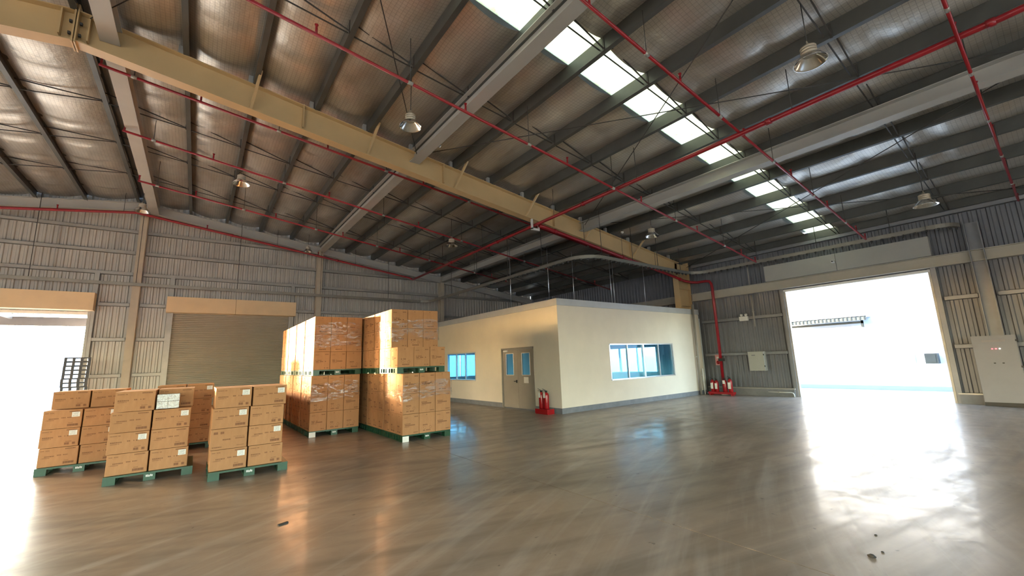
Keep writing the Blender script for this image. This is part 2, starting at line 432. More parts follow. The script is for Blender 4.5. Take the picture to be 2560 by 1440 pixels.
# ---- right wall
D3 = (2.43, 6.60, 4.05); WR = (12.6, 17.2, 0.9, 2.2)
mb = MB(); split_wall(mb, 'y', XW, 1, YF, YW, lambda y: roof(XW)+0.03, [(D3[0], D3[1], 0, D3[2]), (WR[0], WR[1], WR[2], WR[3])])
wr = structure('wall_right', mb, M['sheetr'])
for z in (1.67, 3.13):
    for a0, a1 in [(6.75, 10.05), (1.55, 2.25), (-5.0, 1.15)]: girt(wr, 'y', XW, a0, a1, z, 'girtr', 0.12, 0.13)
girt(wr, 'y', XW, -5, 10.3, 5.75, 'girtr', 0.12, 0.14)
obj('header_beam', MB().ibeam((XW-0.19, -6.0, 4.29), (XW-0.19, 10.35, 4.29), 0.22, 0.34), M['header'], wr)
obj('header_beam', MB().ibeam((XW-0.19, 10.9, 4.29), (XW-0.19, 22.0, 4.29), 0.22, 0.34), M['header'], wr)
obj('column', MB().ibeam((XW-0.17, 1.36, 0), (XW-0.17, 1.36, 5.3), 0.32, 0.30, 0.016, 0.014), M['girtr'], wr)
obj('kerb_upstand', MB().box(XW-0.20, XW+0.04, 6.68, 10.05, 0, 0.27), M['kerb'], wr)
obj('kerb_upstand', MB().box(XW-0.20, XW+0.04, -6, 2.35, 0, 0.27), M['kerb'], wr)
obj('kerb_ledge', MB().box(XW-0.22, XW, 6.66, 10.05, 0.27, 0.31), M['girt'], wr)
obj('kerb_ledge', MB().box(XW-0.22, XW, -6, 2.37, 0.27, 0.31), M['girt'], wr)
for y in (2.36, 6.66): obj('jamb_post', MB().box(XW-0.14, XW+0.05, y-0.06, y+0.06, 0, 4.12), M['girtr'], wr)
# main portal column
obj('portal_column', MB().box(17.42, 18.36, YM-0.008, YM+0.008, 0, 5.9).box(17.40, 17.42, YM-0.14, YM+0.14, 0, 5.35).box(18.34, 18.36, YM-0.14, YM+0.14, 0, 6.0), M['rafter'], wr)
for z in (0.9, 2.4, 3.9, 4.7): obj('stiffener', MB().box(17.42, 18.34, YM-0.13, YM-0.01, z, z+0.014), M['rafter'], wr)

# ---- walls behind the camera (with their own open shutters)
mb = MB(); split_wall(mb, 'y', XL, -1, YF, YW, lambda y: roof(XL)+0.03, [(-6.0, -1.5, 0, 4.1), (6.0, 10.5, 0, 4.1), (14.0, 18.5, 0, 4.1)])
structure('wall_left', mb, M['sheet'])
W4O = [(-21.5, -15.5, 0, 4.3), (-13.5, -7.0, 0, 4.3), (-5.0, 1.0, 0, 4.3), (4.0, 10.0, 0, 4.3)]
mb = MB(); split_wall(mb, 'x', YF, -1, XL, XR, top, W4O[:2] + [(-5.0, XR, 0, 4.3)]); split_wall(mb, 'x', YF, -1, XR, XW, top, [(XR, 1.0, 0, 4.3)] + W4O[3:])
structure('wall_front', mb, M['sheet'])
portal('portal_door_1', ((D1[0]+D1[1])/2, YW+0.06, 2.04), (4.78, 4.08), (0, -1, 0))
portal('portal_door_0', ((D0[0]+D0[1])/2, YW+0.06, 2.04), (4.6, 4.08), (0, -1, 0))
portal('portal_door_3', (XW+0.06, (D3[0]+D3[1])/2, 2.02), (4.17, 4.05), (-1, 0, 0))
for p, q, _, z in W4O: portal('portal_front', ((p+q)/2, YF-0.06, z/2), (q-p, z), (0, 1, 0))
for p, q in ((-6.0, -1.5), (6.0, 10.5), (14.0, 18.5)): portal('portal_left', (XL-0.06, (p+q)/2, 2.05), (4.5, 4.1), (1, 0, 0))
portal('portal_office', (XW+0.06, 14.9, 1.55), (4.6, 1.3), (-1, 0, 0))
portal('portal_office', (13.3, YW+0.06, 1.55), (4.2, 1.3), (0, -1, 0))

# ---- ceiling: outer sheet (with slots), blankets, purlins, skylight panels, bridging
SK = [SKY_Y, (-6.4, -5.5)]
strips = [(YF, SK[1][0]), (SK[1][1], SK[0][0]), (SK[0][1], YW)]
mb = MB()
for y0, y1 in strips:
    for xa, xb in ((XR, XW), (XR, XL)):
        mb.add([(xa, y0, roof(xa)+0.06), (xb, y0, roof(xb)+0.06), (xb, y1, roof(xb)+0.06), (xa, y1, roof(xa)+0.06)], [(0,1,2,3)])
for y0, y1 in SK:
    mb.add([(XR-0.5, y0, roof(XR-0.5)+0.06), (XR+0.5, y0, roof(XR+0.5)+0.06), (XR+0.5, y1, roof(XR+0.5)+0.06), (XR-0.5, y1, roof(XR-0.5)+0.06)], [(0,1,2,3)])
ce = structure('ceiling', mb, M['girt'])

def blanket_bay(xa, xb, y0, y1, fine):
    m_ = MB(); nx = 10 if fine else 3; ny = max(1, int((y1-y0)/(0.165 if fine else 2.0)))
    for j in range(ny+1):
        y = y0 + (y1-y0)*j/ny
        ph = (y % 1.32)/1.32
        pin = 1 - 0.45*math.exp(-((min(ph, 1-ph))/0.07)**2)
        for i in range(nx+1):
            t = i/nx; x = xa + (xb-xa)*t
            sag = 0.135*pin*(1-(2*t-1)**2)*(1 + 0.18*math.sin(y*2.1+xa*3))
            m_.v.append((x, y, roof(x) - 0.012 - sag))
    for j in range(ny):
        for i in range(nx):
            a = j*(nx+1)+i; m_.f.append((a, a+nx+1, a+nx+2, a+1)); m_.sm.append(True)
    return m_
edges = [XW] + PUR[1:] + [XR]
for xa, xb in zip(edges[1:], edges[:-1]):
    for k, (y0, y1) in enumerate(strips):
        obj('insulation_blanket', blanket_bay(xa, xb, y0, y1, k > 0), M['blanket'], ce)
edgesl = [2*XR-x for x in edges]
for xa, xb in zip(edgesl[:-1], edgesl[1:]):
    fine = xb > -9
    for k, (y0, y1) in enumerate(strips):
        obj('insulation_blanket', blanket_bay(xa, xb, y0, y1, fine and k > 1), M['blanket'], ce)
for si, (y0, y1) in enumerate(SK):
    for e in (edges, edgesl):
        for xa, xb in zip(e[:-1], e[1:]):
            if abs(xa-XR) < 0.6 or abs(xb-XR) < 0.6: continue
            obj('skylight_panel', MB().add([(xa, y0, roof(xa)+0.005), (xb, y0, roof(xb)+0.005), (xb, y1, roof(xb)+0.005), (xa, y1, roof(xa)+0.005)], [(0,1,2,3)]), M['skylight'], ce)
PD = 0.30
pm = MB(); y0, y1 = YF+0.05, YW-0.02
pm.box(-0.004, 0.004, y0, y1, -PD, 0).box(0, 0.10, y0, y1, -PD, -PD+0.008).box(0, 0.10, y0, y1, -0.008, 0).box(0.092, 0.10, y0, y1, -PD, -PD+0.03)
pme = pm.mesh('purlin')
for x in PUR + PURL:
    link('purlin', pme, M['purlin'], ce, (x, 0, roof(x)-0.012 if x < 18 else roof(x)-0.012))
# bridging rods between purlins
allp = sorted(PUR + PURL)
for y in (1.75, 4.55, 7.45, 13.95, 16.4, 18.9):
    for a, b in zip(allp[:-1], allp[1:]):
        if a < -9: continue
        m_ = MB()
        m_.bar((a+0.01, y, roof(a)-0.06), (b-0.01, y, roof(b)-PD+0.02), 0.022, 0.022)
        m_.bar((a+0.01, y+0.10, roof(a)-PD+0.03), (b-0.01, y+0.10, roof(b)-PD+0.05), 0.02, 0.02)
        m_.box(b-0.02, b+0.0, y-0.02, y+0.02, roof(b)-PD-0.03, roof(b)-0.05)
        obj('bridging_rod', m_, M['rod'], ce)
# diagonal wind bracing
zb = lambda x: roof(x) - 0.42
for (xa, xb) in ((-2.15, 4.6), (4.6, 11.36), (11.36, 18.1)):
    for s in (0, 1):
        p, q = ((xa, 10.4), (xb, -0.7)) if s == 0 else ((xb, 10.4), (xa, -0.7))
        obj('brace_rod', MB().tube([(p[0], p[1], zb(p[0])), (q[0], q[1], zb(q[0]))], 0.011, 6), M['rod'], ce)

# ---- main rafter and struts
RAF_D = 0.66
rf = make_rafter('portal_rafter', 'deep cream steel rafter with diagonal fly braces crossing the hall below the roof', YM, XR, 17.6, RAF_D, 0.28, 'rafter')
rl = make_rafter('portal_rafter', 'deep cream steel rafter beyond the ridge splice with shiny underside', YM, -20.0, XR, RAF_D, 0.28, 'rafter')
def local(t, p): return (p[0]-t.location.x, p[1]-t.location.y, p[2]-t.location.z)
for x in (1.66, 5.5, 9.9, 14.2):
    z1 = roof(x)-0.27; z0 = z1-RAF_D+0.04
    obj('web_stiffener', MB().box(x-XR-0.01, x-XR+0.01, -0.13, 0.13, z0, z1), M['rafter'], rf)
for x in (0.56, 3.25, 5.9, 8.65, 11.5, 14.3):
    zt = roof(x)-0.2; z0 = roof(x)-0.25-RAF_D
    for sg in (-1, 1):
        obj('fly_brace', MB().bar((x-XR, sg*0.05, z0+0.02), (x-XR+0.12, sg*0.62, zt-0.02), 0.055, 0.055), M['rafter'], rf)
for x in PUR[1:]:
    if x < 17.3: obj('purlin_cleat', MB().box(x-XR-0.10, x-XR-0.012, -0.05, 0.05, roof(x)-0.26, roof(x)-0.06), M['strut'], rf)
for sx in (-0.02, 0.02):
    obj('splice_plate', MB().box(sx-0.012, sx+0.012, -0.17, 0.17, roof(XR)-0.25-RAF_D-0.10, roof(XR)-0.2), M['rafter'], rf)
for dx in (-0.35, 0.35):
    obj('splice_gusset', MB().box(min(0, dx)*0.1+dx*0.5-0.012, min(0, dx)*0.1+dx*0.5+0.012, -0.13, -0.008, roof(XR)-0.25-RAF_D+0.02, roof(XR)-0.34), M['rafter'], rf)
for bx_, bz_ in ((-0.07, 0.83), (-0.07, 0.58), (0.07, 0.83), (0.07, 0.58)): obj('bolt', MB().box(bx_-0.02, bx_+0.02, -0.15, -0.10, roof(XR)-bz_-0.025, roof(XR)-bz_+0.025), M['rod'], rf)
XS = -1.86
SB = {XS: 8.55, 4.6: 7.74, 11.36: 6.78}
for x in (XS, 4.6, 11.36):
    zt = SB[x]
    for (y0, y1, lab) in ((-11.9, YM-0.03, {XS: 'grey steel ridge strut overhead in front of the ridge splice', 4.6: 'grey steel strut meeting the cream rafter beside the hanging lamp', 11.36: 'grey steel strut above the red main pipe nearest the open loading door'}[x]),
                          (YM+0.03, YW-0.3, {XS: 'grey steel ridge strut running to the gable apex', 4.6: 'grey steel strut behind cream rafter reaching column right of closed shutter', 11.36: 'grey steel strut in the dark bay above the office'}[x])):
        t = thing('roof_strut', lab, 'beam', (x, y0, zt), 0, 'roof struts')
        L_ = y1-y0
        obj('bottom_flange', MB().box(-0.15, 0.15, 0, L_, -0.33, -0.31), M['strut'], t)
        obj('top_flange', MB().box(-0.15, 0.15, 0, L_, -0.02, 0), M['strut'], t)
        obj('web', MB().box(-0.008, 0.008, 0, L_, -0.31, -0.02), M['strut'], t)

# ---- shutters
def shutter_hood(parent, axis, a0, a1, seam, z0, z1, d, c, mat):
    """sheet metal box in two lengths"""
    for p, q in ((a0, seam-0.006), (seam+0.006, a1)):
        m_ = MB()
        if axis == 'x': m_.box(p, q, c-d, c-0.15, z0, z1)
        else: m_.box(c-d, c-0.15, p, q, z0, z1)
        obj('hood_panel', m_, M[mat], parent)
d1 = thing('door_1', None, None); d1['kind'] = 'structure'
shutter_hood(d1, 'x', -8.4, -3.26, -6.0, 4.13, 4.79, 0.55, YW, 'hood')
obj('bottom_bar', MB().box(-8.2, -3.42, YW-0.10, YW-0.02, 4.0, 4.1), M['white'], d1)
for x in (-8.24, -3.40): obj('guide_rail', MB().box(x-0.04, x+0.04, YW-0.16, YW-0.0, 0, 4.13), M['girt'], d1)
d2 = thing('door_2', None, None); d2['kind'] = 'structure'
shutter_hood(d2, 'x', -1.15, 3.58, 1.20, 4.15, 4.79, 0.55, YW, 'hood')
m_ = MB(); nsl = 54; hh = 4.2/nsl
for i in range(nsl):
    z = i*hh
    vs = []
    for t, dd in ((0, 0.0), (0.18, 0.018), (0.5, 0.026), (0.82, 0.018), (1.0, 0.0)):
        vs += [(-0.95, YW-0.05-dd, z+t*hh), (3.37, YW-0.05-dd, z+t*hh)]
    m_.add(vs, [(2*k, 2*k+1, 2*k+3, 2*k+2) for k in range(4)])
obj('slat_curtain', m_, M['curtain'], d2)
for x in (-0.98, 3.40): obj('guide_rail', MB().box(x-0.05, x+0.05, YW-0.17, YW-0.0, 0, 4.16), M['girt'], d2)
d3 = thing('door_3', None, None); d3['kind'] = 'structure'
shutter_hood(d3, 'y', 2.29, 7.07, 4.7, 4.47, 5.08, 0.42, XW, 'hoodw')
obj('bottom_bar', MB().box(XW-0.12, XW+0.02, 2.43, 6.6, 4.0, 4.08), M['white'], d3)
for y in (2.46, 6.57): obj('guide_rail', MB().box(XW-0.10, XW+0.03, y-0.03, y+0.03, 0, 4.1), M['girt'], d3)

# ================================================================== OUTSIDE
ground = structure('ground_outside', MB().box(-500, 500, YW+0.12, 500, -0.32, -0.02).box(-500, 500, -500, YF-0.12, -0.32, -0.02).box(-500, XL-0.12, YF-0.12, YW+0.12, -0.32, -0.02), M['apron'])
yard = structure('yard_outside', MB().box(XW+0.12, 500, YF-0.12, YW+0.12, -0.32, -0.02), M['apronr'])
sill = structure('trim_1', MB().box(XW-0.02, XW+0.12, D3[0], D3[1], -0.3, 0.0), M['apronr'])
sill = structure('trim_2', MB().box(D1[0], D1[1], YW-0.02, YW+0.12, -0.3, 0.0), M['apron'])
structure('wall_sun_blocker', MB().box(-85, 80, 40, 40.25, -0.02, 3.1), M['extwall'])  # added wall, keeps the low sun off the floor and lower cartons
tag(obj('kerb', MB().box(23.0, 23.4, -4, 16, -0.03, 0.16), M['extwall']), 'low pale kerb crossing the yard outside the open loading door', 'kerb')
bd = thing('opposite_building', 'white building across the yard seen through the open loading door', 'building', (30.0, 0, -0.02))
obj('wall', MB().box(0, 0.3, -12, 26, 0, 9), M['extwall'], bd)
aw = obj('awning', MB().box(-0.9, -0.86, 6.7, 11.0, 3.27, 3.5), M['fascia'], bd)
m_ = MB()
for k in range(22):
    y = 6.75 + k*0.195; m_.box(-0.93, -0.9, y, y+0.05, 3.29, 3.5)
obj('awning_rib', m_, M['awning'], aw)
obj('awning_roof', MB().box(-0.9, 0, 6.7, 11.0, 3.46, 3.5), M['cap'], bd)
obj('awning_lintel', MB().box(-0.55, -0.45, 6.95, 10.65, 3.12, 3.24), M['awning'], bd)
for y in (7.0, 10.6): obj('awning_bracket', MB().box(-0.55, -0.45, y-0.05, y+0.05, 2.9, 3.3), M['awning'], bd)
obj('door_panel', MB().box(-0.03, 0, 7.1, 10.5, 0, 3.0), M['white'], bd)
obj('louvre', MB().box(-0.05, 0, 5.2, 6.1, 0.9, 1.45), M['cap'], bd)
tag(obj('condenser_unit', MB().box(29.4, 29.9, 4.28, 4.75, 0.85, 1.35).box(29.38, 29.4, 4.35, 4.68, 0.92, 1.28), M['awning']), 'grey square condenser unit on the white building across the yard', 'condenser')
for y in (4.3, 4.7):
    pass
cn = thing('door_canopy', 'pale canopy outside above the open back shutter', 'canopy', (-6, YW, 0))
obj('fascia', MB().box(-2.6, 2.62, 2.2, 2.26, 3.75, 4.10), M['fascia_in'], cn)
obj('soffit', MB().box(-2.6, 2.62, 0.1, 2.2, 4.2, 4.24), M['fascia_in'], cn)
for x in (-2.4, 0.1, 2.5): obj('bracket', MB().box(x-0.04, x+0.04, 0.1, 2.2, 4.0, 4.2), M['girtr'], cn)

# ================================================================== OFFICE
XO, YO, HO = 9.40, 10.08, 3.48
of = thing('site_office', 'cream single-storey office cabin with blue windows inside the hall', 'office', (XO, YO, 0))
T = 0.12
def wall_with_holes(axis, a0, a1, c0, c1, z1, holes):
    m_ = MB()
    def bx(p, q, za, zb):
        if axis == 'x': m_.box(p, q, c0, c1, za, zb)
        else: m_.box(c0, c1, p, q, za, zb)
    a = a0
    for p, q, zb, zt in sorted(holes):
        bx(a, p, 0, z1)
        if zb > 0: bx(p, q, 0, zb)
        bx(p, q, zt, z1); a = q
    bx(a, a1, 0, z1)
    return m_
LX, LY = XW-0.02-XO, YW-0.16-YO
WF = (2.45, 6.42, 0.90, 2.20)       # window in the face towards the yard door
WS = (5.15, 7.65, 0.95, 2.15)       # window in the door face
DO = (1.30, 3.26, 0.0, 2.19)
obj('wall', wall_with_holes('x', 0, LX-0.35, 0, T, HO, [WF]), M['plaster'], of)
obj('wall', wall_with_holes('y', T, LY, 0, T, HO, [DO, WS]), M['plaster'], of)
obj('roof_slab', MB().box(T+0.002, LX-0.1, T+0.002, LY-0.002, HO-0.16, HO-0.002), M['inplaster'], of)
obj('lining', wall_with_holes('y', T+0.01, LY, LX-0.08, LX-0.02, HO-0.16, [(WR[0]-YO, WR[1]-YO, WR[2], WR[3])]), M['inplaster'], of)
obj('lining', wall_with_holes('x', T+0.01, LX-0.1, LY-0.06, LY, HO-0.16, [(WB[0]-XO, WB[1]-XO, WB[2], WB[3])]), M['inplaster'], of)
obj('parapet_cap', MB().box(-0.04, LX-0.33, -0.04, 0.16, HO, HO+0.22), M['cap'], of)
obj('parapet_cap', MB().box(-0.04, 0.16, 0.16, LY, HO, HO+0.22), M['cap'], of)
obj('skirting', MB().box(-0.012, LX-0.35, -0.014, 0.0, 0, 0.17), M['skirt'], of)
obj('skirting', MB().box(-0.014, 0.0, -0.012, DO[0], 0, 0.17), M['skirt'], of)
obj('skirting', MB().box(-0.014, 0.0, DO[1], LY, 0, 0.17), M['skirt'], of)
def window_unit(axis, a0, a1, z0, z1, c, panes, dirn, gl='glass'):
    fr = MB(); w_ = 0.045
    def bx(m2, p, q, ca, cb, za, zb):
        if axis == 'x': m2.box(p, q, ca, cb, za, zb)
        else: m2.box(ca, cb, p, q, za, zb)
    c0, c1 = c-0.025*dirn, c+0.06*dirn
    bx(fr, a0, a1, c0, c1, z1-w_, z1); bx(fr, a0, a1, c0, c1, z0, z0+w_)
    bx(fr, a0, a0+w_, c0, c1, z0, z1); bx(fr, a1-w_, a1, c0, c1, z0, z1)
    f = obj('window_frame', fr, M['alu'], of)
    n = panes; wd = (a1-a0-2*w_)/n
    for k in range(n):
        p = a0+w_+k*wd; q = p+wd
        m2 = MB(); off = 0.012*dirn*(1 if k % 2 else -1)
        bx(m2, p, q, c+0.02*dirn+off-0.003, c+0.02*dirn+off+0.003, z0+w_, z1-w_)
        obj('pane', m2, M[gl], f)
        if k:
            m3 = MB(); hw = 0.05 if (n == 4 and k == 2) else 0.022
            bx(m3, p-hw, p+hw, c0, c1-0.01*dirn, z0+w_, z1-w_); obj('mullion', m3, M['alu'], f)
    return f
window_unit('x', *WF[:2], WF[2], WF[3], 0.02, 4, 1)
window_unit('y', *WS[:2], WS[2], WS[3], 0.02, 3, 1)
window_unit('y', WR[0]-YO, WR[1]-YO, WR[2], WR[3], LX-0.05, 4, 1, 'clearglass')
window_unit('x', WB[0]-XO, WB[1]-XO, WB[2], WB[3], LY-0.03, 3, 1, 'clearglass')
# double door
mid = (DO[0]+DO[1])/2
fr = MB().box(-0.01, T, DO[0], DO[0]+0.05, 0, DO[3]).box(-0.01, T, DO[1]-0.05, DO[1], 0, DO[3]).box(-0.01, T, DO[0], DO[1], DO[3]-0.05, DO[3])
obj('door_frame', fr, M['door'], of)
VP = [(DO[0]+0.28, DO[0]+0.72), (DO[1]-0.72, DO[1]-0.28)]
for k, (p, q) in enumerate(((DO[0]+0.055, mid-0.004), (mid+0.004, DO[1]-0.055))):
    va, vb = VP[k]
    lf = MB().box(0.03, 0.075, p, va, 0.03, 2.13).box(0.03, 0.075, vb, q, 0.03, 2.13).box(0.03, 0.075, va, vb, 0.03, 1.21).box(0.03, 0.075, va, vb, 1.97, 2.13)
    leaf = obj('door_leaf', lf, M['door'], of)
    obj('vision_panel', MB().box(0.045, 0.05, va, vb, 1.21, 1.97), M['glass'], leaf)
    obj('bead', MB().box(0.022, 0.03, va-0.02, va, 1.19, 1.99).box(0.022, 0.03, vb, vb+0.02, 1.19, 1.99).box(0.022, 0.03, va, vb, 1.19, 1.21).box(0.022, 0.03, va, vb, 1.97, 1.99), M['alu'], leaf)
    if k == 1:
        obj('lever_handle', MB().box(0.0, 0.03, p+0.05, p+0.09, 0.92, 1.02).box(-0.02, 0.0, p+0.05, p+0.2, 0.96, 0.985), M['black'], leaf)
        obj('door_closer', MB().box(-0.02, 0.03, q-0.35, q-0.1, 2.05, 2.11), M['alu'], leaf)
    else:
        obj('notice', MB().box(0.026, 0.03, va+0.1, va+0.36, 0.92, 1.13), M['paper'], leaf)
# rain pipes at the wall end of the office
dp = thing('downpipe', 'thin dark downpipe at the wall end of the cream office', 'pipe', (17.42, YO-0.11, 0))
obj('pipe', MB().tube([(0, 0, 0.02), (0.03, 0, 1.8), (0.06, 0, 3.9)], 0.045, 10), M['door'], dp)
obj('clip', MB().box(-0.06, 0.1, -0.01, 0.05, 1.6, 1.63), M['alu'], dp)
dp = thing('downpipe', 'short white pipe beside the dark downpipe at the office end', 'pipe', (17.75, YO-0.10, 0))
obj('pipe', MB().tube([(0, 0, 0.0), (0, 0, 1.1)], 0.03, 8), M['white'], dp)
obj('clip', MB().box(-0.05, 0.05, -0.01, 0.05, 0.8, 0.83), M['alu'], dp)

# ================================================================== PIPES
def pipe_run(name, label, pts, r, heads=(), hangers=(), couplings=(), group=None, hz=None, n=10):
    o = Vector(pts[0]); t = thing(name, label, 'pipe', tuple(o), 0, group)
    L_ = [Vector(p)-o for p in pts]
    obj('pipe', MB().tube(L_, r, n), M['red'], t)
    def at(u):
        tot = [0]
        for a, b in zip(L_, L_[1:]): tot.append(tot[-1] + (b-a).length)
        d = u*tot[-1]
        for i in range(len(L_)-1):
            if d <= tot[i+1]+1e-6:
                f = (d-tot[i])/(tot[i+1]-tot[i]); return L_[i].lerp(L_[i+1], f), (L_[i+1]-L_[i]).normalized()
        return L_[-1], (L_[-1]-L_[-2]).normalized()
    for u in heads:
        p, d = at(u)
        obj('sprinkler_head', MB().tube([p, p+Vector((0, 0, 0.14))], 0.022, 6).lathe([(0.0, 0.20), (0.035, 0.19), (0.012, 0.14), (0.012, 0.13)], 8, p), M['red'], t)
    for u in hangers:
        p, d = at(u); top_z = (roof((p+o).x) - 0.2 if hz is None else hz) - o.z
        h_ = obj('hanger_rod', MB().tube([p+Vector((0, 0, r)), Vector((p.x, p.y, top_z))], 0.008, 6), M['rod'], t)
    for u in couplings:
        p, d = at(u); obj('coupling', MB().tube([p-d*0.05, p+d*0.05], r*1.25, n), M['girt' if r < 0.05 else 'red'], t)
    return t
main = pipe_run('sprinkler_main', 'thick red sprinkler main running towards the back wall under the rafter',
    [(8.95, -0.55, 6.75), (8.95, -0.50, 6.45), (8.95, -0.32, 6.34), (8.95, -0.1, 6.33), (8.95, 10.5, 6.265), (8.95, 20.7, 6.18)], 0.052,
    hangers=(0.16, 0.33, 0.48, 0.68, 0.84), couplings=(0.04, 0.18, 0.42, 0.63, 0.8))
def branch(label, Y, x0, z0, x1, z1, nh=6, r=0.030):
    us = [(k+0.5)/nh for k in range(nh)]
    pipe_run('sprinkler_branch', label, [(x0, Y, z0), (x1, Y, z1)], r, heads=[0.002]+[u+0.02 for u in us]+[0.998], hangers=[u-0.05 for u in us], couplings=[u-0.05 for u in us], group='red sprinkler branches')
branch('thin red sprinkler branch passing right above the cream rafter and hanging lamp', 6.9, -0.6, 7.54, 16.95, 5.125)
branch('thin red sprinkler branch crossing above the skylight strip to the loading door', 3.62, 2.9, 7.18, 17.3, 5.22, 6, 0.028)
branch('thin red sprinkler branch nearest the grey cabinet wall', 0.36, 7.6, 6.40, 17.3, 5.45, 5, 0.024)
branch('thin red sprinkler branch hung just behind the cream rafter', 11.25, -2.1, 8.10, 14.6, 5.90)
branch('thin red sprinkler branch over the middle of the far bay', 14.3, -2.05, 8.13, 17.3, 5.24)
branch('thin red sprinkler branch over the far bay nearest the shutters', 17.2, -1.95, 7.84, 12.6, 5.78)
pipe_run('sprinkler_branch', 'red sprinkler pipe following the gable rafter along the back wall', [(-8.0, 21.3, 7.2), (XR, 21.3, 7.98), (9.0, 21.3, 6.40), (8.95, 20.7, 6.18)], 0.05, heads=(0.2, 0.45, 0.7), hangers=(0.3, 0.6, 0.8), couplings=(0.5, 0.75), group='red sprinkler branches')
rs = [(9.05, 10.36, 6.24), (9.4, 10.36, 6.20), (17.0, 10.36, 5.17), (17.55, 10.3, 5.04), (17.85, 10.12, 4.96), (17.97, 9.9, 4.93), (17.99, 9.5, 4.92), (17.99, 9.34, 4.88), (17.99, 9.27, 4.76), (17.99, 9.25, 4.55), (17.99, 9.25, 0.0)]
ri = pipe_run('fire_riser', 'thick red fire riser climbing the corrugated wall and following the rafter', rs, 0.060, hangers=(0.15, 0.3, 0.45), couplings=(0.05, 0.3, 0.57, 0.9), n=14)
v_ = obj('valve', MB().box(-0.05, 0.05, -0.12, 0.12, -0.06, 0.06), M['black'], ri, local(ri, (17.92, 9.18, 1.45)))
obj('base_flange', MB().lathe([(0.0, 0.03), (0.13, 0.03), (0.13, 0.0)], 14), M['white'], ri, local(ri, (17.99, 9.25, 0.0)))
# bracket carrying the main under the rafter
br = thing('pipe_bracket', 'white C-shaped bracket carrying the red main under the cream rafter', 'bracket', (8.82, YM-0.12, 6.1))
obj('bracket_leg', MB().box(-0.02, 0.04, -0.03, 0.03, 0, 0.365), M['white'], br)
obj('bracket_foot', MB().box(-0.02, 0.32, -0.03, 0.03, -0.02, 0.05), M['white'], br)
obj('bracket_lip', MB().box(0.28, 0.32, -0.03, 0.03, 0.05, 0.13), M['white'], br)

# ================================================================== LAMPS
def make_lamp():
    t = thing('high_bay_lamp', 'x', 'lamp')
    obj('reflector', MB().lathe([(0.105, 0.15), (0.14, 0.12), (0.18, 0.075), (0.215, 0.03), (0.228, 0.008), (0.236, 0.0), (0.228, 0.004), (0.21, 0.025), (0.175, 0.07), (0.135, 0.115), (0.10, 0.145)], 32), M['chrome'], t)
    h_ = obj('housing', MB().lathe([(0.0, 0.33), (0.03, 0.33), (0.035, 0.29), (0.09, 0.285), (0.112, 0.27), (0.112, 0.245), (0.105, 0.24), (0.112, 0.235), (0.112, 0.20), (0.105, 0.195), (0.112, 0.19), (0.115, 0.15), (0.10, 0.145)], 24), M['lamp'], t)
    obj('lens', MB().lathe([(0.10, 0.14), (0.05, 0.135), (0.0, 0.133)], 24), M['white'], t)
    obj('hook', MB().tube([(0.03*math.cos(a), 0, 0.36+0.03*math.sin(a)) for a in [PI*1.5+2*PI*k/10 for k in range(11)]], 0.006, 6), M['lamp'], t)
    return t
LAMPS = [((3.3, 7.8, 6.72), 1.0, 'high bay lamp hanging beside the grey strut in front of the cream rafter'),
         ((0.68, 14.5, 7.32), 1.0, 'high bay lamp under the ridge slope behind the cream rafter'),
         ((7.6, 13.9, 6.18), 1.0, 'high bay lamp over the far bay left of the red main'),
         ((12.2, 8.14, 5.74), 1.0, 'high bay lamp hanging above the office window'),
         ((13.9, 1.68, 5.06), 1.0, 'high bay lamp above the right edge of the open loading door'),
         ((7.5, 1.84, 6.22), 1.0, 'large near high bay lamp seen from below in front of red main'),
         ((-2.0, 19.5, 7.52), 1.0, 'high bay lamp in front of the gable apex'),
         ((3.74, 20.5, 6.99), 0.85, 'small distant high bay lamp in front of the back wall column')]
proto = make_lamp()
for i, (p, s, lab) in enumerate(LAMPS):
    o = proto if i == 0 else copy_tree(proto)
    o.location = p; o.scale = (s, s, s); tag(o, lab, 'lamp', 'high bay lamps')
for o in [x for x in col.objects if x.name.startswith('high_bay_lamp') and x.parent is None]:
    zt = (roof(o.location.x) - 0.30 - o.location.z)/o.scale[2]
    obj('cable', MB().tube([(0, 0, 0.385), (0.01, 0, zt)], 0.008, 6), M['rod'], o)

# ================================================================== CURTAIN TRACK LOOP
def arc(cx, cy, r, a0, a1, n=8):
    return [(cx+r*math.cos(math.radians(a0+(a1-a0)*k/n)), cy+r*math.sin(math.radians(a0+(a1-a0)*k/n))) for k in range(n+1)]
TZ = 5.25
path = [(-9.0, 21.75), (9.7, 21.75)] + arc(9.75, 21.15, 0.6, 90, 0)[1:] + [(10.35, 10.5)] + arc(11.2, 10.4, 0.85, 180, 270)[0:] + [(16.2, 9.62)] + arc(16.6, 8.9, 0.72, 90, 0)[0:] + [(17.32, 2.2)] + arc(17.82, 2.1, 0.5, 180, 270)[0:]
tr = thing('curtain_track', 'curved curtain track with trolleys hung around the office area', 'track', (0, 0, TZ))
m_ = MB()
for a, b in zip(path[:-1], path[1:]):
    if (Vector(a)-Vector(b)).length < 1e-3: continue
    A = Vector((a[0], a[1], 0)); B = Vector((b[0], b[1], 0)); d = (B-A).normalized()*0.01
    m_.bar(A-d, B+d, 0.10, 0.012); sd = (B-A).normalized().cross(Vector((0,0,1)))*0.045
    m_.bar(A+sd-d-Vector((0,0,0.055)), B+sd+d-Vector((0,0,0.055)), 0.01, 0.11); m_.bar(A-sd-d-Vector((0,0,0.055)), B-sd+d-Vector((0,0,0.055)), 0.01, 0.11)
obj('rail', m_, M['track'], tr)
tot = 0; tm = MB().box(-0.045, 0.045, -0.02, 0.02, -0.155, -0.10).tube([(0, 0, -0.20), (0, 0, -0.15)], 0.010, 6).mesh('trolley')
nxt = 0.0; acc = 0.0
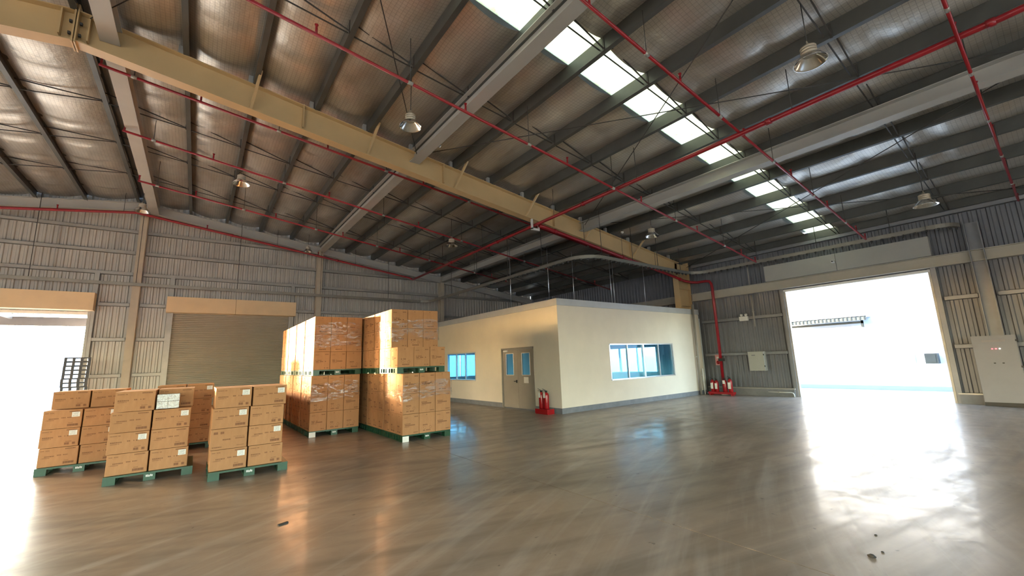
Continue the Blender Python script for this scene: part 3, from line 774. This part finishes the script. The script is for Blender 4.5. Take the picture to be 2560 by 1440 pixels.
for a, b in zip(path[:-1], path[1:]):
    A = Vector((a[0], a[1], 0)); B = Vector((b[0], b[1], 0)); L_ = (B-A).length
    while nxt < acc + L_:
        p = A.lerp(B, (nxt-acc)/L_)
        inb = (p.x > 9.6 and p.y < 15.5)
        if inb: link('trolley', tm, M['rod'], tr, (p.x, p.y, 0))
        nxt += 0.26 if inb else 1.5
    acc += L_
for x, y in [(-5, 21.75), (-2.15, 21.75), (1.2, 21.75), (4.6, 21.75), (8, 21.75), (10.35, 19), (10.35, 16.5), (10.35, 14), (10.35, 11.8), (11.2, 9.55), (13, 9.6), (14.6, 9.6), (16.2, 9.6), (17.32, 7), (17.32, 5), (17.32, 3)]:
    obj('track_hanger', MB().tube([(x, y, 0), (x, y, roof(x)-0.2-TZ)], 0.01, 6), M['rod'], tr)
# conduit droppers hanging over the office
for ci, (x, y, zb_) in enumerate([(11.2, 15.0, 3.5), (11.9, 13.2, 3.5), (13.4, 13.2, 3.5), (14.4, 11.9, 3.52), (15.2, 12.4, 3.5), (16.4, 11.6, 3.5)]):
    t = thing('conduit_dropper', f'{NUM[ci]} thin steel conduit dropping onto the office top, counted from the shutter side', 'conduit', (x, y, zb_), 0, 'conduits dropping onto the office roof')
    obj('conduit', MB().tube([(0, 0, 0), (0, 0, roof(x)-0.2-zb_)], 0.014, 6), M['alu'], t)
    obj('gland', MB().tube([(0, 0, 0), (0, 0, 0.06)], 0.03, 8), M['alu'], t)

# ================================================================== WALL EQUIPMENT
t = thing('distribution_box', 'small beige electrical box on the corrugated wall right of the fire riser', 'electrical box', (XW-0.14, 7.85, 0.98))
obj('body', MB().box(-0.18, 0.02, -0.30, 0.30, 0, 0.76), M['box'], t)
dr = obj('door_panel', MB().box(-0.20, -0.18, -0.29, 0.29, 0.02, 0.74), M['box'], t)
for z in (0.15, 0.6): obj('hinge', MB().box(-0.21, -0.17, -0.305, -0.285, z, z+0.06), M['black'], dr)
obj('name_plate', MB().box(-0.203, -0.2, 0.02, 0.16, 0.60, 0.63), M['skirt'], dr)
t = thing('emergency_light', 'white twin-spot emergency light on the corrugated wall girt', 'light', (XW-0.16, 8.19, 3.02))
obj('body', MB().box(-0.06, 0.04, -0.17, 0.17, 0, 0.18), M['white'], t)
for y in (-0.09, 0.09):
    obj('spot_head', MB().lathe([(0.0, 0.11), (0.05, 0.10), (0.06, 0.04), (0.03, 0.0)], 12), M['white'], t, (0, y, 0.19))
t = thing('fire_alarm_point', 'pink fire alarm call point and bell on the wall beside the riser', 'alarm', (XW-0.16, 9.48, 1.22))
obj('back_plate', MB().box(-0.05, 0.08, -0.11, 0.11, 0, 0.44), paint('alarm_plate', (0.75, 0.35, 0.35), 0.5), t)
obj('bell', MB().lathe([(0.0, 0.05), (0.05, 0.045), (0.075, 0.0)], 16), M['redext'], t, (-0.05, 0, 0.12), (0, -PI/2, 0))
obj('call_button', MB().box(-0.07, -0.05, -0.04, 0.04, 0.28, 0.36), M['white'], t)
t = thing('wall_conduit', 'thin grey conduit running down the corrugated wall left of loading door', 'conduit', (XW-0.14, 7.80, 2.75))
obj('tube', MB().tube([(0, 0, 0), (0, 0, 1.3)], 0.025, 8), M['girt'], t); obj('tube', MB().tube([(0, 0, 1.75), (0, 0, 3.1)], 0.025, 8), M['girt'], t)
obj('clip', MB().box(-0.03, 0.08, -0.03, 0.03, 0.6, 0.63), M['girt'], t)
t = thing('drain_pipe', 'white bent drain pipe at the foot of the loading door jamb', 'pipe', (XW-0.24, 6.70, 0))
obj('pipe', MB().tube([(0, 0.9, 0.16), (0, 0.1, 0.16), (0, 0.03, 0.14), (0, 0.0, 0.08), (0, 0, 0.0)], 0.02, 8), M['white'], t)
obj('clip', MB().box(-0.02, 0.03, 0.5, 0.53, 0.12, 0.19), M['girt'], t)
t = thing('security_camera', 'small white security camera on the shutter hood', 'camera', (XW-0.46, 4.75, 4.74))
obj('bracket', MB().box(-0.02, 0.04, -0.02, 0.02, 0.02, 0.06), M['white'], t)
obj('camera_body', MB().box(-0.16, -0.02, -0.04, 0.04, 0, 0.08), M['white'], t)
obj('lens', MB().tube([(-0.18, 0, 0.04), (-0.16, 0, 0.04)], 0.025, 10), M['black'], t)
# big control cabinet
t = thing('control_cabinet', 'tall grey control cabinet with pilot lamps against the wall', 'cabinet', (XW-0.45, 1.43, 0.10))
cw = 0.42
obj('body', MB().box(-0.02, 0.24, -cw, cw, 0, 1.84), M['bluecab'], t)
dr = obj('door_panel', MB().box(-0.045, -0.02, -cw+0.01, cw-0.01, 0.02, 1.82), M['bluecab'], t)
obj('plinth', MB().box(0.0, 0.24, -cw, cw, -0.10, 0), M['black'], t)
obj('title_strip', MB().box(-0.048, -0.045, -0.22, 0.22, 1.66, 1.72), paint('title_print', (0.30, 0.27, 0.28), 0.6), dr)
for k, mm in enumerate(('led_w', 'led_r', 'led_r')):
    obj('pilot_lamp', MB().tube([(-0.045, -0.09+0.07*k, 1.47), (-0.062, -0.09+0.07*k, 1.47)], 0.018, 10), M[mm], dr)
for y in (-0.1, 0.06): obj('switch', MB().box(-0.06, -0.045, y-0.02, y+0.02, 1.06, 1.09), M['black'], dr)
for z in (0.95, 1.66): obj('hinge', MB().box(-0.06, -0.0, -cw-0.02, -cw+0.02, z, z+0.05), M['black'], t)

# fire extinguishers
def extinguisher(label, p, s=1.0, tagged=True, grp=None, tl=True):
    t = thing('fire_extinguisher', label, 'extinguisher', p, 0, grp); t.scale = (s, s, s)
    obj('cylinder', MB().lathe([(0.0, 0.0), (0.075, 0.0), (0.082, 0.02), (0.082, 0.40), (0.07, 0.45), (0.035, 0.48), (0.025, 0.50)], 18), M['redext'], t)
    obj('valve_head', MB().box(-0.025, 0.025, -0.03, 0.03, 0.49, 0.54), M['black'], t)
    obj('lever', MB().bar((-0.02, 0, 0.55), (-0.12, 0.02, 0.60), 0.02, 0.012).bar((-0.02, 0, 0.53), (-0.12, 0.02, 0.54), 0.02, 0.012), M['black'], t)
    obj('hose', MB().tube([(0.0, 0.03, 0.52), (0.06, 0.09, 0.48), (0.08, 0.10, 0.36), (0.07, 0.10, 0.16)], 0.013, 6), M['black'], t)
    if tl: obj('tag', MB().box(-0.09, -0.086, -0.05, 0.05, 0.33, 0.47), M['paper'], t)
    else: obj('label_band', MB().box(-0.086, -0.08, -0.05, 0.05, 0.12, 0.36), M['paper'], t)
    return t
t = thing('extinguisher_stand', 'red plastic stand holding two extinguishers by the office corner', 'stand', (9.12, 10.60, 0))
obj('base', MB().box(-0.14, 0.14, -0.30, 0.30, 0, 0.16), M['redext'], t)
obj('rim', MB().box(-0.16, -0.14, -0.30, 0.30, 0.02, 0.16), M['redext'], t)
extinguisher('red extinguisher with white tag by the office corner, the one nearest the door', (9.12, 10.74, 0.16), 1.05)
extinguisher('red extinguisher with white tag by the office corner, the one nearest the corner', (9.12, 10.50, 0.16), 1.05)
t = thing('extinguisher_stand', 'long red stand holding extinguishers at the foot of the fire riser', 'stand', (17.72, 9.22, 0))
obj('base', MB().box(-0.14, 0.12, -0.52, 0.52, 0.05, 0.14), M['redext'], t)
for y in (-0.48, 0.42): obj('foot', MB().box(-0.14, 0.12, y, y+0.06, 0, 0.05), M['redext'], t)
extinguisher('red extinguisher at the office end of the riser stand', (17.71, 9.58, 0.14), 1.0, tl=False)
extinguisher('red extinguisher behind the riser, second from the office', (17.70, 9.40, 0.14), 0.95, tl=False)
extinguisher('red extinguisher on the riser stand, second from the loading door', (17.70, 9.05, 0.14), 1.0)
extinguisher('red extinguisher with long white label nearest the loading door', (17.70, 8.83, 0.14), 1.08, tl=False)

# ================================================================== PALLETS AND CARTONS
PM = {}
def pallet_meshes(w, d, h, key):
    PM[key] = dict(
        deck=MB().box(0, w, 0, d, h-0.028, h), )
    bw = 0.15
    PM[key]['deck'] = PM[key]['deck'].mesh('deck')
    PM[key]['block'] = MB().box(-bw/2, bw/2, -bw/2, bw/2, 0.02, h-0.028).mesh('block')
    PM[key]['runner'] = MB().box(-bw/2, bw/2, 0, d, 0, 0.02).mesh('runner')
    m_ = MB(); rr = random.Random(3)
    for k in range(5): m_.box(-0.045+k*0.018, -0.033+k*0.018, -0.002, 0, -0.012-rr.random()*0.008, 0.012+rr.random()*0.012)
    PM[key]['logo'] = m_.mesh('logo'); PM[key]['size'] = (w, d, h)
pallet_meshes(1.2, 1.2, 0.14, 'big'); pallet_meshes(1.12, 1.1, 0.13, 'small')
def pallet(key, x, y, z, label, logo=True, tagp=False, side=False):
    w_, d_, h_ = PM[key]['size']; P = PM[key]
    t = thing('plastic_pallet', label, 'pallet', (x, y, z), 0, 'green plastic pallets')
    link('deck', P['deck'], M['pallet'], t)
    for bx_ in (0.075, w_/2, w_-0.075):
        for by in (0.075, d_/2, d_-0.075): link('block', P['block'], M['pallet'], t, (bx_, by, 0))
        link('runner', P['runner'], M['pallet'], t, (bx_, 0, 0))
    if side:
        for k in range(1, 6):
            if k != 3: link('block', P['block'], M['pallet'], t, (0.04, 0.075+(d_-0.15)*k/6, 0), (0, 0, 0)).scale = (0.5, 0.35, 1)
    if logo: link('logo', P['logo'], M['white'], t, (w_/2, -0.001, 0.07))
    if tagp: obj('tag', MB().box(0.0, 0.15, -0.006, 0, 0.0, 0.12), M['paper'], t)
    return t

CM = {}
def bars(m_, x, z, length, h, y, rr, gap=0.25):
    """illegible print: a line of small ink marks"""
    p = x
    while p < x+length:
        l = h*(0.5+rr.random()*0.5)
        if rr.random() > 0.12: m_.box(p, min(p+l, x+length), y-0.0015, y, z-h/2*(0.8+0.2*rr.random()), z+h/2)
        p += l + h*gap
def carton_meshes(key, w, d, h):
    b = 0.006; m_ = MB()
    # carton with slightly chamfered vertical edges and a top seam
    prof = [(b,0),(w-b,0),(w,b),(w,d-b),(w-b,d),(b,d),(0,d-b),(0,b)]
    n = len(prof); vs = [(x,y,0.002) for x,y in prof] + [(x,y,h-0.002) for x,y in prof]
    fs = [(i,(i+1)%n,n+(i+1)%n,n+i) for i in range(n)] + [tuple(reversed(range(n))), tuple(range(n,2*n))]
    m_.add(vs, fs)
    CM[key] = dict(size=(w,d,h), body=m_.mesh('carton'), seam=MB().box(0.01, w-0.01, d/2-0.025, d/2+0.025, h-0.002, h-0.0005).mesh('tape'))
    prints = []
    for s in range(4):
        rr = random.Random(s*7+len(key)); p = MB()
        if key == 'low':
            if s < 2:
                bars(p, 0.05*w, h*0.86, 0.25*w, 0.012, 0, rr); bars(p, 0.66*w, h*0.90, 0.26*w, 0.020, 0, rr)
                bars(p, 0.07*w, h*0.55, 0.36*w, 0.020, 0, rr); bars(p, 0.47*w, h*0.58, 0.27*w, 0.018, 0, rr)
                bars(p, 0.07*w, h*0.47, 0.22*w, 0.010, 0, rr); bars(p, 0.64*w, h*0.16, 0.28*w, 0.040, 0, rr, 0.05); bars(p, 0.66*w, h*0.28, 0.16*w, 0.010, 0, rr)
            else:
                bars(p, 0.08*w, h*0.80, 0.28*w, 0.038, 0, rr, 0.05); bars(p, 0.28*w, h*0.46, 0.27*w, 0.020, 0, rr); bars(p, 0.6*w, h*0.48, 0.33*w, 0.018, 0, rr)
                bars(p, 0.62*w, h*0.57, 0.3*w, 0.008, 0, rr); bars(p, 0.06*w, h*0.12, 0.25*w, 0.018, 0, rr); bars(p, 0.72*w, h*0.14, 0.2*w, 0.01, 0, rr)
        else:
            if s % 2 == 0:
                bars(p, 0.10*w, h*0.83, 0.22*w, 0.012, 0, rr); bars(p, 0.70*w, h*0.86, 0.22*w, 0.024, 0, rr)
                bars(p, 0.12*w, h*0.53, 0.36*w, 0.022, 0, rr); bars(p, 0.14*w, h*0.46, 0.62*w, 0.024, 0, rr, 0.1); bars(p, 0.12*w, h*0.39, 0.3*w, 0.012, 0, rr)
                bars(p, 0.66*w, h*0.10, 0.26*w, 0.024, 0, rr)
            else:
                bars(p, 0.22*w, h*0.40, 0.28*w, 0.028, 0, rr); bars(p, 0.22*w, h*0.13, 0.50*w, 0.026, 0, rr)
                for cx in (0.33, 0.68):
                    for k in range(6):
                        a = k*PI/3; p.box(w*cx+0.03*math.cos(a)-0.006, w*cx+0.03*math.cos(a)+0.006, -0.0015, 0, h*0.27+0.03*math.sin(a)-0.006, h*0.27+0.03*math.sin(a)+0.006)
                bars(p, 0.42*w, h*0.90, 0.06*w, 0.02, 0, rr)
        prints.append(p.mesh('print'))
    CM[key]['prints'] = prints
    CM[key]['sticker'] = MB().box(0, 0.105, -0.003, 0, 0, 0.085).mesh('sticker')
    rr = random.Random(5); p = MB()
    for k in range(4): bars(p, 0.012, 0.015+k*0.018, 0.075, 0.006, -0.0032, rr)
    CM[key]['stickerprint'] = p.mesh('sticker_print')
carton_meshes('tall', 0.400, 0.395, 0.452); carton_meshes('tallup', 0.400, 0.395, 0.460); carton_meshes('low', 0.503, 0.357, 0.322)
def carton(key, x, y, z, label, group, pr=None, sticker=False, side=False, jit=0.002, front=True):
    C_ = CM[key]; w_, d_, h_ = C_['size']
    o = link('carton', C_['body'], M['carton'], None, (x+random.uniform(-jit, jit), y+random.uniform(-jit, jit), z), (0, 0, random.uniform(-0.004, 0.004)))
    tag(o, label, 'carton', group)
    if pr is None: pr = random.randrange(4)
    if front: link('print', C_['prints'][pr], M['ink'], o, (0, -0.0005, 0))['kind'] = 'stuff'
    if side:
        q_ = link('print', C_['prints'][(pr+1) % 4], M['ink'], o, (-0.0005, d_*0.98, 0), (0, 0, -PI/2)); q_.scale = (d_/w_, 1, 1); q_['kind'] = 'stuff'
    if sticker:
        s_ = link('sticker', C_['sticker'], M['paper'], o, (w_*0.73, -0.001, h_*0.60)); link('sticker_print', C_['stickerprint'], M['skirt'], s_, (0, -0.0005, 0))
    link('tape', C_['seam'], M['carton'], o)
    return o
ORD = ['bottom', 'second', 'third', 'top']; COLN = ['shutter-side', 'middle', 'office-side']
def film_sheet(label, x0, x1, y0, y1, z0, z1, group='stretch film wraps'):
    """clear film around front and both sides, slightly rumpled"""
    m_ = MB(); e = 0.014
    path_ = []
    ns = int((y1-y0)/0.06); nf = int((x1-x0)/0.06)
    for k in range(ns): path_.append((x0-e, y1-(y1-y0)*k/ns))
    for k in range(nf): path_.append((x0+(x1-x0)*k/nf, y0-e))
    for k in range(ns+1): path_.append((x1+e, y0+(y1-y0)*k/ns))
    nz = max(4, int((z1-z0)/0.05)); rr = random.Random(int(x0*100+z0*37))
    for j in range(nz+1):
        for i, (px, py) in enumerate(path_):
            d = rr.uniform(-0.006, 0.010); edge = 0.05*math.sin(px*3+py*2) if j in (0, nz) else 0
            ox = -d if px < x0 else (d if px > x1 else 0); oy = -d if py < y0 else 0
            m_.v.append((px+ox, py+oy, z0+(z1-z0)*j/nz+edge))
    n_ = len(path_)
    for j in range(nz):
        for i in range(n_-1):
            a = j*n_+i; m_.f.append((a, a+1, a+n_+1, a+n_)); m_.sm.append(True)
    return tag(obj('stretch_film', m_, M['film']), label, 'film', group)

# --- tall double stack beside the closed shutter
SA = 'tall stack by closed shutter'
SB_ = 'tall stack by office'
def tall_stack(name, x, y0, npal, pitch, upper_dx=0.0, step=False, grp=''):
    for tier, zb_ in ((0, 0.0), (1, 1.512)):
        ty = 'lower' if tier == 0 else 'upper'; key = 'tall' if tier == 0 else 'tallup'
        for p in range(npal):
            yy = y0 + p*pitch; xx = x + (upper_dx if tier else 0)
            pallet('big', xx, yy, zb_, f"green pallet under the {ty} load, {['front', 'second', 'third', 'fourth'][p]} one back in the {name}", p == 0, tier == 0 and p == 0, True)
            ch = CM[key]['size'][2]
            for r in range(3):
                for c in range(3):
                    for d in range(3):
                        back = 0.38 if (step and tier and r > 0) else 0.0
                        if p > 0 and not (c == 0): continue
                        if p == 0 and not (c == 0 or d == 0 or c == 2): continue
                        if p == 0 and c == 2 and d > 0 and r < 0: continue
                        if back and d == 2 and p == 0: pass
                        zz = zb_ + 0.142 + r*(ch+0.003)
                        nd = p*3 + d
                        if d == 0 and p == 0:
                            lab = f"carton in {ty} load front, {name}, {['bottom', 'middle', 'top'][r]} row, {COLN[c]} column"
                        else:
                            lab = f"{NUM[nd]} carton along the {'sunlit' if c == 0 else 'office'} flank of {name}, {ty} load, {['bottom', 'middle', 'top'][r]} row"
                        carton(key, xx + c*0.407, yy + d*0.40 + back, zz, lab, grp, side=(c == 0), front=(d == 0 and p == 0))
tall_stack(SA, 2.38, 11.8, 4, 1.29, 0.03, False, 'cartons in the stack nearest the closed shutter')
tall_stack(SB_, 3.82, 9.35, 3, 1.24, -0.14, True, 'cartons in the stack nearest the office')
film_sheet('clear glossy film wrapped around the upper load of the stack nearest the shutter', 2.40, 3.64, 11.78, 13.02, 2.22, 2.86)
film_sheet('dull clear film around the lower load of the stack nearest the shutter', 2.37, 3.61, 11.78, 13.02, 0.85, 1.32)
film_sheet('crumpled glossy film around the upper load of the stack nearest the office', 3.67, 4.91, 9.72, 10.9, 2.28, 2.78)
film_sheet('dull clear film around the lower load of the stack nearest the office', 3.80, 5.05, 9.33, 10.57, 0.92, 1.30)
# handwriting on one carton
hw = MB().tube([(0, 0, 0.02), (0.03, 0, 0.10), (0.05, 0, 0.01), (0.09, 0, 0.06), (0.10, 0, 0.03), (0.14, 0, 0.05), (0.18, 0, 0.09), (0.20, 0, 0.02)], 0.003, 5)
for o in col.objects:
    if o.get('label', '') == f"carton in lower load front, {SB_}, top row, middle column":
        obj('handwriting', hw, M['black'], o, (0.12, -0.004, 0.15))

# --- low stacks
def low_stack(name, x, y, rows, grp, stick, gap=0.012, skip=(), plab=None):
    pallet('small', x-0.01, y-0.06, 0, plab, True)
    w_, d_, h_ = CM['low']['size']
    for r in range(4):
        for c in range(2):
            for d in range(3):
                if (r, c, d) in skip: continue
                if d == 1 and r < 2: continue
                sft = {0: 0.0, 1: -0.015, 2: -0.012, 3: 0.012}[r] + (0.01 if c else 0)
                lab = f"carton in the {name}, {ORD[r]} layer, {['shutter-side', 'office-side'][c]} column, {['front', 'middle', 'back'][d]} row"
                carton('low', x + c*(w_+gap) + sft, y + d*(d_+0.008), 0.132 + r*(h_+0.003), lab, grp, pr=(2 if (r == 1 and c == 0 and 'front low' in name) else 0 if (r+c) % 2 else 1), sticker=(d == 0 and (r, c) in stick))
low_stack('front low stack', 0.285, 8.56, 4, 'cartons in the front low stack', {(0, 0), (2, 0), (3, 0), (1, 1), (3, 1)}, plab='bright green pallet under the front low carton stack')
low_stack('second low stack', -1.03, 9.46, 4, 'cartons in the second low stack', {(1, 0), (0, 1), (2, 1)}, skip={(3, 1, 0)}, plab='dark green pallet under the second low carton stack')
low_stack('low stack nearest the open shutter', -2.13, 11.3, 4, 'cartons in the low stack nearest the open shutter', {(2, 0), (1, 0), (2, 1), (1, 1), (0, 1)}, skip={(3, 0, 0), (3, 1, 0)}, plab='pallet under the low carton stack nearest the open shutter')
low_stack('low stack hidden behind the second', -0.66, 12.35, 4, 'cartons in the low stack behind the second', {(3, 1)}, plab='pallet under the low carton stack behind the second one')
HID = {(3, c, d) for c in (0, 1) for d in (0, 1, 2)}  # stacks below are unseen, added to keep daylight off the tall stack's lower flank
low_stack('added three-layer low stack', -0.66, 13.65, 4, 'cartons in the low stacks added to block light', set(), skip=HID, plab='pallet under the added three-layer stack behind the others')
low_stack('added low stack behind the front low stack', 0.62, 12.45, 4, 'cartons in the low stacks added to block light', set(), skip=HID, plab='pallet under the added stack hidden behind the front low stack')
low_stack('added low stack hidden beside tall cartons', 0.62, 15.05, 4, 'cartons in the low stacks added to block light', set(), skip=HID, plab='pallet under the added low stack hidden beside the tall cartons')
low_stack('added rearmost low stack', 0.62, 16.35, 4, 'cartons in the low stacks added to block light', set(), skip=HID, plab='pallet under the rearmost low stack')
low_stack('added middle rear low stack', 0.62, 13.75, 4, 'cartons in the low stacks added to block light', set(), skip=HID, plab='pallet under the middle rear low stack')
t = thing('clear_pack', 'crinkled clear plastic pack lying on the step of the second low stack', 'plastic pack', (-0.50, 9.47, 1.115))
for k, (dx, dz) in enumerate(((0, 0), (0, 0.12))):
    obj('tray', MB().box(0.01+dx, 0.31, 0.01, 0.24, dz, dz+0.115), M['clear'], t)
obj('sleeve', MB().box(0.15, 0.165, 0.005, 0.245, 0, 0.236), M['film'], t)
# stack of empty pallets in front of the open shutter
ec = MB().box(0, 0.62, 0, 0.8, 0.115, 0.135).box(0, 0.62, 0, 0.8, 0, 0.018)
for bx_ in (0.0, 0.19, 0.375, 0.555): ec.box(bx_, bx_+0.065, 0, 0.8, 0.018, 0.115)
ecm = ec.mesh('empty_pallet')
for k in range(17):
    o = link('empty_pallet', ecm, M['palletblk'], None, (-3.46+random.uniform(-0.012, 0.012), 19.7, k*0.137), (0, 0, 0.172))
    nm_ = ('sixteenth fifteenth fourteenth thirteenth'.split() + NUM[::-1])[k-1] if k else 'lowest'
    tag(o, 'lowest dark empty pallet of the stack at the open shutter' if k == 0 else f'dark empty pallet, {nm_} from top of the stack at the open shutter', 'pallet', 'empty pallets stacked at the open shutter')

# ================================================================== SMALL THINGS ON THE FLOOR
def pebble(x, y, s, label, sd):
    rr = random.Random(sd); m_ = MB(); n = 8; pr = []
    for j, (r, z) in enumerate(((0.0, 0.0), (0.9, 0.05), (1.0, 0.35), (0.6, 0.75), (0.0, 0.85))):
        for k in range(n):
            q = r*(0.8+0.4*rr.random()); m_.v.append((s*q*math.cos(2*PI*k/n), s*q*math.sin(2*PI*k/n), s*z))
    for j in range(4):
        for k in range(n):
            m_.f.append((j*n+k, j*n+(k+1) % n, (j+1)*n+(k+1) % n, (j+1)*n+k)); m_.sm.append(False)
    return tag(obj('debris_lump', m_, M['stone'], None, (x, y, 0)), label, 'debris')
pebble(4.604, 1.303, 0.028, 'largest dark lump of dirt on the floor in the door reflection', 1)
pebble(4.77, 1.27, 0.012, 'tiny dark crumb beside the largest dirt lump', 2)
pebble(5.15, 1.40, 0.011, 'tiny dark crumb further towards the loading door', 3)
t = tag(obj('wood_splinter', MB().bar((0, 0, 0.006), (0.10, 0.035, 0.006), 0.03, 0.012), M['stone'], None, (0.86, 5.6, 0)), 'dark wood splinter on the floor in front of the low stacks', 'splinter')
for i, (x, y, z, lab) in enumerate([(4.9, 9.6, 7.55, 'small white detector on a purlin beside the middle strut joint'), (12.9, 9.9, 6.45, 'small white detector on a purlin near the lamp above the office')]):
    t = thing('smoke_detector', lab, 'detector', (x, y, z))
    obj('base', MB().lathe([(0.0, 0.06), (0.05, 0.06), (0.05, 0.03)], 14), M['white'], t); obj('dome', MB().lathe([(0.05, 0.03), (0.04, 0.0), (0.0, -0.02)], 14), M['white'], t)
    obj('stem', MB().tube([(0, 0, 0.06), (0, 0, roof(x)-0.2-z)], 0.012, 6), M['rod'], t)
